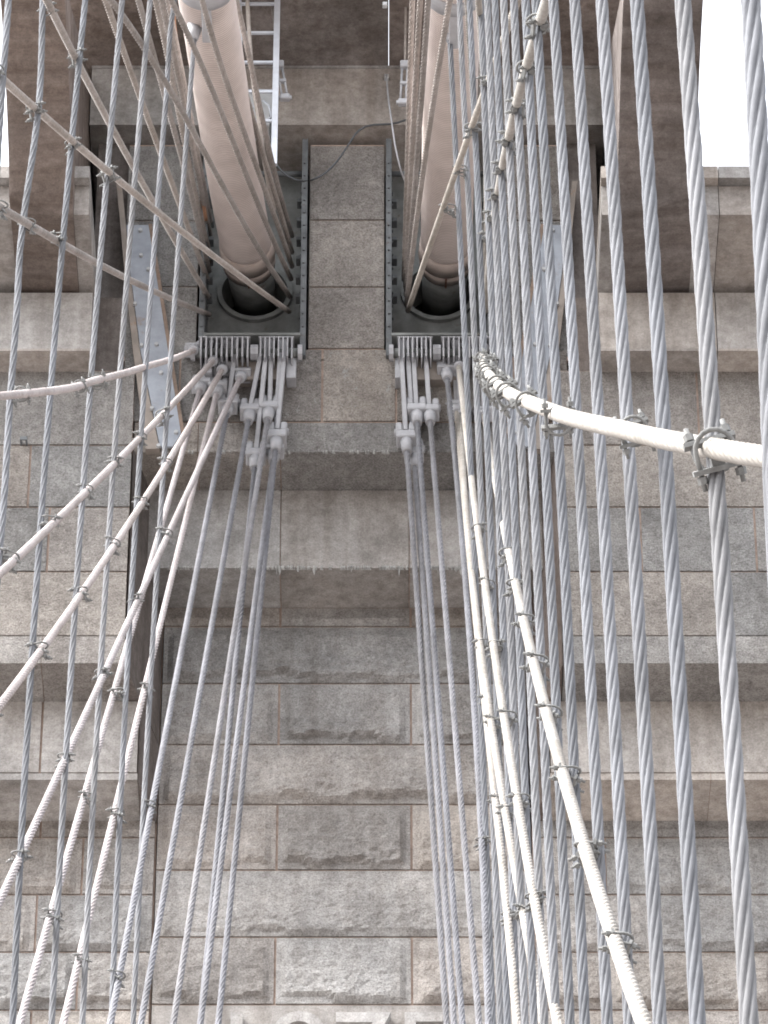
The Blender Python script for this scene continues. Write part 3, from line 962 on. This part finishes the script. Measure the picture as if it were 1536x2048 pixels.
SOCKET = None
def socket_mesh():
    mb = MB()
    mb.cyl((0, 0, -0.23), (0, 0, -0.02), 0.038, 0.058, 14)
    mb.box((0, 0, -0.015), (0.158, 0.125, 0.10), None, 0.009)
    for sx in (-1, 1):
        mb.box((sx * 0.053, 0, 0.095), (0.054, 0.125, 0.13), None, 0.012)
    o = mb.build('socket', M_SOCK)
    me = o.data
    bpy.data.objects.remove(o)
    return me
SOCKET = socket_mesh()
_o = MB().cyl((-0.092, 0, 0.085), (0.094, 0, 0.085), 0.032, None, 10).build('pin', M_SOCK)
PIN = _o.data; bpy.data.objects.remove(_o)

def stay(label, px, Y0, anchor, m, side, clamps=(), relief=0.16, sock=None, link=None, dY=0.0, D=0.056, group=None, pinY=None, lay=4.0, level=False, deg=0):
    """a diagonal stay: px runs from the tower outward; anchor = (photo y, Y) of one point on it"""
    if not level:                              # taut: the measured points are fitted by one gentle curve
        yy = np.array([q[1] for q in px], float); xx_ = np.array([q[0] for q in px], float)
        yn = (yy - yy.mean()) / (yy.max() - yy.min())
        w_ = np.ones(len(px)); w_[0] = 6
        co = np.polyfit(yn, xx_, deg or (3 if len(px) > 7 else 2), w=w_)
        px = [(float(np.polyval(co, a_)), float(b_)) for a_, b_ in zip(yn, yy)]
    y0 = px[0][1]
    z0 = Y0 * tan_e(y0)
    ya, Ya = anchor
    t_ = (z0 - Ya * tan_e(ya)) / (Y0 - Ya)
    pts = []
    for i, (x, y) in enumerate(px):
        Y = (z0 - t_ * Y0) / (tan_e(y) - t_)
        Yd = Y + dY * min(1.0, max(0.0, (Y0 - Y) / 3.0))
        v = P(x, y, Yd)
        pts.append(v)
    path = smooth_path(pts, 0.25)
    de = (pts[-1] - pts[-2]).normalized()
    tail = None
    if pts[-1].z > 1.5:
        k = min(60.0, (pts[-1].z - 0.6) / max(0.05, -de.z)) if de.z < 0 else 8.0
        tail = np.array(pts[-1] + de * k)
    t = empty('stay_cable', pts[0])
    tag(t, label, 'stay cable', group)
    me = rope_mesh('wire_rope', path, D / 2, 6, 8.5 * D, (0.16 if level else (0.26 if m is M_STAYW else 0.40)), 14, 4, tail, hand=1)
    mesh_obj('wire_rope', me, m, t)
    if sock:
        up = (Vector(path[0]) - Vector(path[2])).normalized()
        xax = Vector((1, 0, 0)); xax = (xax - up * xax.dot(up)).normalized()
        yax = up.cross(xax)
        R = Matrix((xax, yax, up)).transposed().to_4x4()
        s = bpy.data.objects.new('socket', SOCKET)
        s.location = Vector(path[0]) + up * 0.16
        s.rotation_euler = R.to_euler()
        s.scale = (1.22, 1.22, 1.1)
        col.objects.link(s); attach(s, t)
        pn = bpy.data.objects.new('pin', PIN); pn.parent = s; col.objects.link(pn)
        if link:
            a = Vector(path[0]) + up * 0.25
            b_ = P(link[0], link[1], YU - 0.19)
            MB().bar(a, b_, 0.125, 0.046, Vector((1, 0, 0)), 0.006).build('link_bar', M_SOCK, t)
    pa = np.array(path)
    for k in clamps:
        if (side, k) not in ROPE: continue
        Yk, rp = ROPE[(side, k)]
        o = np.argsort(pa[:, 1])
        if not (pa[:, 1].min() < Yk < pa[:, 1].max()): continue
        c = Vector((np.interp(Yk + dY, pa[o, 1], pa[o, 0]), Yk, np.interp(Yk + dY, pa[o, 1], pa[o, 2])))
        o2 = np.argsort(rp[:, 2])
        rx = np.interp(c.z, rp[o2, 2], rp[o2, 0])
        if abs(rx - c.x) < 0.14: c.x = (c.x * 0.65 + rx * 0.35)
        cl = bpy.data.objects.new('clamp', CLAMP)
        cl.location = c + Vector((0, dY * 0.6, 0))
        flip = random.random() < (0.35 if side == 0 else 0.4)
        sc_ = 1.0 + 0.12 * random.uniform(-1, 1)
        cl.scale = (sc_ * 1.05, sc_, sc_)
        if level:
            q_ = np.argmin(np.abs(pa[:, 1] - Yk)); q2 = min(q_ + 1, len(pa) - 1); q1 = max(q_ - 1, 0)
            zz = (Vector(pa[q2]) - Vector(pa[q1])).normalized()
            xx = Vector((0.25, -0.1, -1)); xx = (xx - zz * xx.dot(zz)).normalized()
            cl.rotation_euler = (Matrix((xx, zz.cross(xx), zz)).transposed() @ Matrix.Rotation((math.pi if flip else 0) + random.uniform(-0.35, 0.35), 3, 'Z')).to_euler()
        else:
            cl.rotation_euler = (random.uniform(-0.25, 0.25), random.uniform(-0.2, 0.2), (math.pi if flip else 0) + random.uniform(-0.3, 0.3))
        col.objects.link(cl); attach(cl, t)
        for u_ in (UB1, UB2):
            ub = bpy.data.objects.new('u_bolt', u_)
            ub.parent = cl
            col.objects.link(ub)
    return t

GL = 'stay cables fanning out below the left housing'
GRt = 'stay cables fanning out below the right housing'
GUL = 'stay cables rising from the left opening'
GUR = 'stay cables rising from the right opening'
Y0 = YU - 0.19
W, G, B, K = M_STAYW, M_STAYG, M_STAYB, M_STAYP
# --- below the left housing
stay('pinkish white stay running almost level from left housing to left edge', [(388, 701), (335, 721), (289, 734), (250, 746), (190, 761), (117, 780), (44, 788), (0, 792), (-30, 794)], Y0, (787, 25.5), K, 0, (2, 3, 4), 0.05, True, (412, 682), -0.05, group=GL, level=True)
stay('white stay below left housing, second down from the nearly level one', [(426, 722), (400, 746), (331, 835), (276, 879), (229, 924), (153, 998), (96, 1060), (16, 1133), (-20, 1165)], Y0, (1120, 25.5), K, 0, (2, 3, 4, 5, 6, 7), 0.05, True, (436, 682), 0.05, group=GL, deg=2)
stay('white stay from left housing meeting the left edge two thirds down', [(444, 740), (400, 806), (341, 912), (289, 999), (232, 1086), (167, 1187), (86, 1299), (16, 1390), (-25, 1440)], Y0, (1300, 27.2), K, 0, (2, 3, 4, 5, 6, 7), 0.07, True, (462, 682), 0.05, group=GL, deg=2)
stay('white ridged stay from left housing meeting the left edge near the bottom', [(481, 755), (465, 782), (409, 900), (333, 1069), (280, 1200), (218, 1352), (141, 1530), (60, 1662), (28, 1725), (0, 1793), (-20, 1840)], Y0, (1715, 27.2), K, 0, (3, 4, 5, 6, 7), 0.15, True, (488, 682), 0.05, group=GL, deg=1)
stay('pale ridged stay ending leftmost along the bottom edge of the photo', [(401, 778), (373, 884), (336, 1004), (302, 1110), (273, 1234), (237, 1363), (208, 1454), (180, 1545), (137, 1712), (102, 1835), (60, 1960), (42, 2048)], Y0, (1835, 28.9), K, 0, (4, 5, 6), 0.2, True, (424, 684), 0.05, group=GL, deg=1)
stay('pale ridged stay second from the left along the bottom edge', [(434, 785), (398, 905), (380, 986), (359, 1091), (331, 1208), (299, 1350), (263, 1493), (221, 1650), (187, 1800), (148, 1950), (130, 2048)], Y0, (1922, 30.6), K, 0, (5, 6, 7), 0.2, True, (448, 684), 0.05, group=GL, deg=1)
stay('pale grey ridged stay third from the left along the bottom edge', [(455, 822), (436, 910), (419, 991), (396, 1108), (378, 1200), (353, 1350), (320, 1511), (292, 1662), (268, 1800), (240, 1955), (226, 2048)], Y0, (1955, 32.3), G, 0, (6, 7), 0.2, True, (474, 684), 0.05, group=GL, deg=1)
stay('lavender grey stay fourth from the left along the bottom edge', [(498, 836), (486, 900), (466, 991), (448, 1082), (430, 1186), (400, 1400), (372, 1532), (346, 1685), (318, 1850), (284, 2048)], Y0, (2048, 33.6), G, 0, (), 0.18, True, (528, 682), group=GL, deg=1)
stay('lavender grey stay fifth from the left along the bottom edge', [(536, 832), (523, 930), (506, 1024), (486, 1150), (467, 1300), (430, 1536), (405, 1661), (372, 1850), (349, 2048)], Y0, (2048, 34.6), G, 0, (), 0.18, True, (543, 682), group=GL, deg=1)
stay('grey stay with small low socket, passing behind its neighbour above the ledge', [(510, 928), (503, 1024), (482, 1300), (450, 1536), (435, 1661), (419, 1850), (402, 2048)], Y0, (2048, 35.7), G, 0, (), 0.18, True, (535, 684), group=GL, deg=1)
stay('grey stay half hidden behind the stay nearest the wall panel centre', [(547, 915), (538, 1024), (503, 1300), (467, 1536), (448, 1661), (421, 1850), (404, 2048)], Y0 + 0.06, (2048, 35.4), G, 0, (), 0.18, True, (562, 684), group=GL, deg=1)
stay('lavender grey stay with the lowest socket, rightmost of the left fan', [(552, 892), (544, 940), (536, 1024), (508, 1300), (487, 1536), (472, 1661), (457, 1850), (440, 2048)], Y0, (2048, 36.5), G, 0, (), 0.18, True, (572, 682), group=GL, deg=1)
# --- below the right housing
stay('lavender grey stay with lowest socket, leftmost of the right fan', [(813, 894), (825, 1000), (833, 1130), (842, 1260), (849, 1400), (858, 1536), (868, 1661), (879, 1850), (890, 2048)], Y0, (2048, 36.6), G, 1, (), 0.18, True, (801, 682), group=GRt, deg=1)
stay('grey stay close behind the leftmost stay of the right fan', [(829, 925), (837, 1040), (846, 1160), (856, 1320), (866, 1480), (879, 1661), (895, 1850), (910, 2048)], Y0 + 0.08, (2048, 36.2), G, 1, (), 0.18, True, (814, 684), group=GRt, deg=1)
stay('lavender grey stay second of the right fan, its socket beside a bolt', [(834, 838), (850, 1000), (860, 1130), (868, 1260), (877, 1400), (887, 1536), (898, 1661), (910, 1850), (921, 2048)], Y0, (2048, 35.4), G, 1, (), 0.18, True, (825, 682), group=GRt, deg=1)
stay('lavender grey stay third of the right fan with tapered socket', [(860, 838), (873, 1000), (885, 1130), (894, 1260), (904, 1400), (918, 1536), (930, 1661), (942, 1850), (956, 2048)], Y0, (2048, 34.3), G, 1, (), 0.2, True, (849, 682), group=GRt, deg=1)
stay('pale stay from a round socket right of the saddle pins, left of suspender ropes', [(894, 752), (907, 848), (917, 950), (926, 1050), (931, 1130), (937, 1250), (943, 1350), (953, 1540), (958, 1630), (965, 1755), (970, 1850), (975, 1950), (980, 2048)], Y0, (2048, 32.6), G, 1, (15, 16), 0.15, True, (896, 684), -0.05, group=GRt, deg=2)
stay('ridged grey stay tucked behind the pale stays left of the suspender ropes', [(914, 822), (926, 950), (935, 1040), (945, 1150), (960, 1350), (975, 1500), (995, 1640), (1012, 1748), (1020, 1880), (1032, 2048)], Y0 + 0.05, (1748, 29.5), W, 1, (13, 14, 15), 0.2, True, (907, 684), -0.05, group=GRt)
stay('white ridged stay passing behind ropes low down in the right fan', [(921, 830), (934, 1000), (944, 1090), (951, 1190), (959, 1255), (966, 1340), (973, 1430), (981, 1495), (997, 1560), (1012, 1640), (1040, 1748), (1062, 1860), (1080, 2048)], Y0 + 0.02, (1610, 29.0), W, 1, (12, 13, 14, 15), 0.2, True, (913, 684), -0.05, group=GRt)
stay('white stay in front of the ropes, thinner of the two bright lower ones', [(918, 732), (924, 800), (934, 930), (946, 1020), (957, 1090), (970, 1200), (986, 1285), (1008, 1415), (1024, 1500), (1047, 1650), (1061, 1745), (1086, 1900), (1112, 2048)], Y0, (1885, 23.0), W, 1, (10, 11, 12, 13, 14, 15), 0.14, True, (919, 684), -0.05, group=GRt, deg=2)
stay('thick bright white stay descending in front of ropes to the lower right', [(969, 830), (977, 900), (985, 960), (993, 1020), (1016, 1130), (1032, 1200), (1054, 1285), (1086, 1400), (1108, 1480), (1134, 1560), (1170, 1660), (1219, 1830), (1250, 1930), (1281, 2045), (1300, 2100)], Y0, (1820, 15.6), W, 1, (4, 5, 6, 7, 8, 9, 10, 11, 12), 0.14, True, (962, 690), -0.05, group=GRt, deg=2)
stay('bright white stay sweeping right from the housing to the right edge', [(969, 697), (966, 722), (977, 748), (1004, 776), (1036, 796), (1069, 809), (1102, 822), (1136, 834), (1180, 845), (1240, 858), (1305, 874), (1383, 889), (1461, 903), (1536, 915), (1600, 925)], Y0, (898, 9.9), W, 1, (2, 3, 4, 5, 6, 7, 8, 9, 10, 11, 12, 13, 14), 0.03, True, (972, 682), -0.06, group=GRt, level=True)
# --- rising out of the left opening
Yi = YU + 0.35
stay('shaded tan stay from the left opening slanting down past the steel strap', [(418, 629), (400, 619), (312, 586), (250, 553), (195, 529), (115, 482), (62, 451), (0, 416), (-30, 398)], Yi, (450, 25.5), B, 0, (1, 2, 3), 0.05, dY=0.05, group=GUL)
stay('long shaded tan stay crossing low over the left main cable to the left edge', [(578, 623), (502, 573), (424, 520), (350, 450), (312, 412), (234, 352), (169, 302), (91, 241), (62, 219), (13, 164), (-20, 132)], Yi, (215, 25.5), B, 0, (1, 2, 3, 4), 0.07, dY=-0.04, group=GUL)
stay('shaded tan stay ending at a clamp near the top of second left rope', [(418, 596), (383, 538), (344, 473), (284, 365), (260, 320), (216, 237), (182, 177), (156, 130), (104, 23), (92, 0), (75, -40)], Yi, (20, 25.5), B, 0, (2, 3), 0.12, dY=0.05, group=GUL)
TOPY = {}
def upper(label, px, t_end, m=B, side=0, relief=0.2, group=GUL, **kw):
    return stay(label, px, Yi, (px[-1][1], t_end), m, side, (), relief, group=group, **kw)
upper('ridged shaded tan stay leaving the photo top above the fourth rope', [(416, 562), (393, 500), (369, 440), (338, 341), (307, 273), (273, 182), (245, 94), (219, 21), (211, 0), (196, -40)], 29.5)
upper('shaded tan stay crossing the left main cable from its right side, upper of two', [(580, 594), (540, 530), (481, 440), (440, 360), (400, 289), (338, 182), (299, 109), (260, 52), (220, 0), (195, -35)], 29.0)
upper('ridged shaded tan stay crossing the left main cable near its centre', [(582, 558), (557, 499), (527, 440), (496, 360), (473, 302), (438, 211), (390, 102), (365, 47), (341, 0), (322, -40)], 31.0)
upper('ridged shaded tan stay lying over the left main cable, third from its right side', [(584, 533), (570, 489), (551, 440), (522, 360), (508, 316), (480, 246), (448, 149), (420, 58), (404, 0), (394, -40)], 32.2)
upper('ridged shaded tan stay along the right flank of the left main cable', [(584, 505), (565, 440), (540, 360), (522, 290), (503, 228), (483, 158), (462, 79), (441, 0), (431, -40)], 33.2)
upper('ridged grey stay just right of left main cable beside the ladder', [(584, 472), (576, 440), (549, 360), (540, 307), (526, 228), (504, 141), (487, 70), (471, 0), (463, -40)], 34.2)
upper('ridged shaded tan stay left of the left main cable, outermost of three close ones', [(418, 542), (400, 460), (385, 385), (359, 312), (333, 221), (315, 130), (297, 65), (276, 0), (265, -40)], 30.8)
upper('ridged shaded tan stay left of the left main cable, middle of three close ones', [(418, 505), (393, 400), (380, 338), (364, 260), (346, 169), (328, 78), (310, 0), (301, -40)], 32.0)
upper('ridged shaded tan stay left of the left main cable, innermost of three close ones', [(420, 470), (397, 335), (366, 208), (344, 104), (322, 0), (314, -40)], 33.0)
upper('ridged shaded tan stay hugging the left flank of the left main cable', [(422, 450), (402, 330), (374, 200), (354, 104), (335, 0), (328, -40)], 33.8)
# --- rising out of the right opening
stay('pale stay crossing the right main cable up toward the ropes', [(816, 621), (849, 518), (880, 440), (899, 377), (924, 314), (946, 240), (965, 191), (985, 140), (1010, 75), (1036, 0), (1050, -40)], Yi, (191, 29.5), W, 1, (13, 14, 15, 16), 0.08, dY=-0.05, group=GUR)
stay('thick cream stay with many clamps rising in front of ropes to top centre right', [(971, 628), (979, 560), (985, 492), (985, 445), (990, 396), (1000, 348), (1016, 289), (1036, 195), (1057, 127), (1073, 68), (1087, 20), (1094, 0), (1110, -50)], Yi, (20, 18.2), W, 1, (6, 7, 8, 9, 10, 11, 12, 13, 14), 0.06, dY=-0.06, group=GUR)
upper('thin cream stay among the ropes right of the right main cable', [(971, 600), (975, 420), (966, 160), (959, 50), (957, 0), (955, -40)], 28.0, W, 1, 0.12, GUR)
upper('cream stay nearest the right flank of the right main cable', [(968, 590), (955, 330), (944, 195), (938, 60), (935, 0), (933, -40)], 31.0, W, 1, 0.1, GUR)
upper('ridged stay leftmost of the right upper bundle', [(808, 560), (810, 470), (813, 360), (821, 155), (825, 0), (826, -40)], 34.6, B, 1, 0.2, GUR)
upper('ridged stay second from left in the right upper bundle', [(811, 575), (816, 460), (822, 360), (830, 155), (840, 0), (843, -40)], 33.6, B, 1, 0.2, GUR)
upper('ridged stay third from left in the right upper bundle', [(812, 590), (824, 440), (831, 360), (846, 155), (856, 0), (859, -40)], 32.4, B, 1, 0.2, GUR)
upper('ridged stay slanting across the right main cable to the top edge', [(813, 608), (828, 480), (846, 360), (873, 155), (883, 85), (900, 0), (908, -40)], 30.8, B, 1, 0.15, GUR)

# ------------------------------------------------------------------ ladder, box, hose and rigging between the cables
def tube_obj(name, pts, r, m, parent=None, step=0.08, seg=8):
    me = rope_mesh(name, smooth_path(pts, step), r, seg, 1.0, 0.0, 12, 1)
    return mesh_obj(name, me, m, parent)

YLd = 38.2
lad = empty('ladder', P(548, 330, YLd))
tag(lad, 'white steel ladder hanging between left main cable and tower soffit', 'ladder')
MB().bar(P(548, 330, YLd), P(556, -60, YLd), 0.05, 0.062, Vector((1, 0, 0)), 0.003).build('rail', M_WHITE, lad)
MB().bar(P(486, 330, YLd), P(478, -60, YLd), 0.05, 0.04, Vector((1, 0, 0)), 0.003).build('rail', M_WHITE, lad)
for yy in (-50, 8, 66, 125, 184, 242):
    xa, xb = 481 + yy * 0.02, 551 - yy * 0.012
    MB().bar(P(xa, yy, YLd), P(xb, yy, YLd), 0.032, 0.03, Vector((0, 1, 0)), 0.003).build('rung', M_WHITE, lad)

bx = empty('junction_box', P(520, 250, 38.6))
tag(bx, 'pale grey metal box with looped cables beside the ladder', 'junction box')
c0, c1 = P(490, 186, 38.6), P(545, 250, 38.6)
MB().span(c0.x, c1.x, 38.6, 38.85, c1.z, c0.z, 0.01).build('case', M_BOX, bx)
MB().span(c0.x - 0.02, c1.x + 0.02, 38.57, 38.87, c0.z + 0.002, c0.z + 0.03, 0.005).build('lid', M_WHITE, bx)
tube_obj('cable_loop', [P(508, 215, 38.5), P(512, 204, 38.5), P(520, 200, 38.5), P(532, 204, 38.5), P(540, 220, 38.5), P(541, 238, 38.5), P(530, 242, 38.5)], 0.012, M_WHITE, bx)

def rigging(px_list, label):
    t = empty('turnbuckle', P(px_list[0][0], px_list[0][1], 38.3))
    tag(t, label, 'turnbuckle', 'turnbuckles between the main cables')
    a, b_ = P(*px_list[0], 38.3), P(*px_list[1], 38.3)
    u = (b_ - a).normalized()
    MB().box(a, (0.10, 0.08, 0.09), None, 0.012).build('clevis', M_SOCK, t)
    for s in (-1, 1):
        o_ = Vector((s * 0.028, 0, 0))
        MB().cyl(a + o_ + u * 0.05, b_ + o_ - u * 0.04, 0.012, None, 8).build('side_bar', M_SOCK, t)
    m_ = (a + b_) / 2
    MB().box(m_, (0.085, 0.05, 0.04), None, 0.006).build('cross_piece', M_SOCK, t)
    MB().box(b_, (0.10, 0.07, 0.07), None, 0.01).cyl(b_ - Vector((0.07, 0, 0)), b_ + Vector((0.07, 0, 0)), 0.022, None, 8).build('anchor_eye', M_SOCK, t)
    tube_obj('wire', [a, a + (a - P(px_list[2][0], px_list[2][1], 38.3)) * -0.5, P(px_list[2][0], px_list[2][1], 38.3)], 0.013, M_STAYB, t, 0.3)
rigging([(558, 130), (570, 195), (538, -40)], 'rusty white turnbuckle hanging beside the ladder rail')
rigging([(810, 130), (806, 205), (812, -40)], 'rusty white turnbuckle left of the right stay bundle')
tag(tube_obj('conduit', [P(493, -40, 37.9), P(498, 60, 37.9), P(508, 180, 38.0), P(519, 250, 38.1), P(530, 330, 38.4), P(548, 420, 38.9)], 0.022, M_STAYB), 'thin tan conduit running down in front of the ladder rungs', 'conduit')
tag(tube_obj('conduit', [P(344, -20, 36.5), P(349, 52, 36.8), P(370, 182, 37.4), P(392, 320, 38.2), P(412, 440, 39.0)], 0.02, M_CONDUIT), 'orange brown conduit left of the left main cable', 'conduit')

tag(tube_obj('hose', [P(541, 225, 38.5), P(542, 280, 38.5), P(552, 328, 38.5), P(575, 352, 38.5), P(606, 363, 38.5), P(640, 353, 38.5), P(672, 325, 38.5), P(700, 285, 38.5), P(722, 257, 38.5), P(742, 250, 38.5), P(784, 248, 38.5), P(806, 242, 38.5), P(826, 234, 38.5)], 0.0105, M_HOSE), 'black hose sagging between the two main cables over the pier', 'hose')
tag(tube_obj('wire', [P(773, 150, 38.9), P(776, 190, 38.7), P(784, 248, 38.48), P(790, 290, 38.5), P(800, 335, 38.6), P(816, 378, 38.9)], 0.009, M_SOCK), 'thin grey wire dropping from the hose into the right opening', 'wire')
br = MB()
br.box(P(773, 155, YF5 - 0.03), (0.05, 0.06, 0.06), None, 0.006).box(P(770, 10, 37.6), (0.05, 0.06, 0.05), None, 0.006)
tag(br.build('wall_cleat', M_BOX), 'tiny grey cleat on the fascia above the pier', 'cleat')

# iron eye in the left wall
ey = empty('wall_eye', P(48, 890, SU))
tag(ey, 'small dark iron eye set in the joint of the left wall', 'iron eye')
p = P(48, 888, SU)
MB().span(p.x - 0.035, p.x - 0.02, SU - 0.08, SU + 0.05, p.z - 0.02, p.z + 0.02).span(p.x + 0.02, p.x + 0.035, SU - 0.08, SU + 0.05, p.z - 0.02, p.z + 0.02).span(p.x - 0.035, p.x + 0.035, SU - 0.095, SU - 0.0805, p.z - 0.02, p.z + 0.02).build('staple', M_IRON, ey)
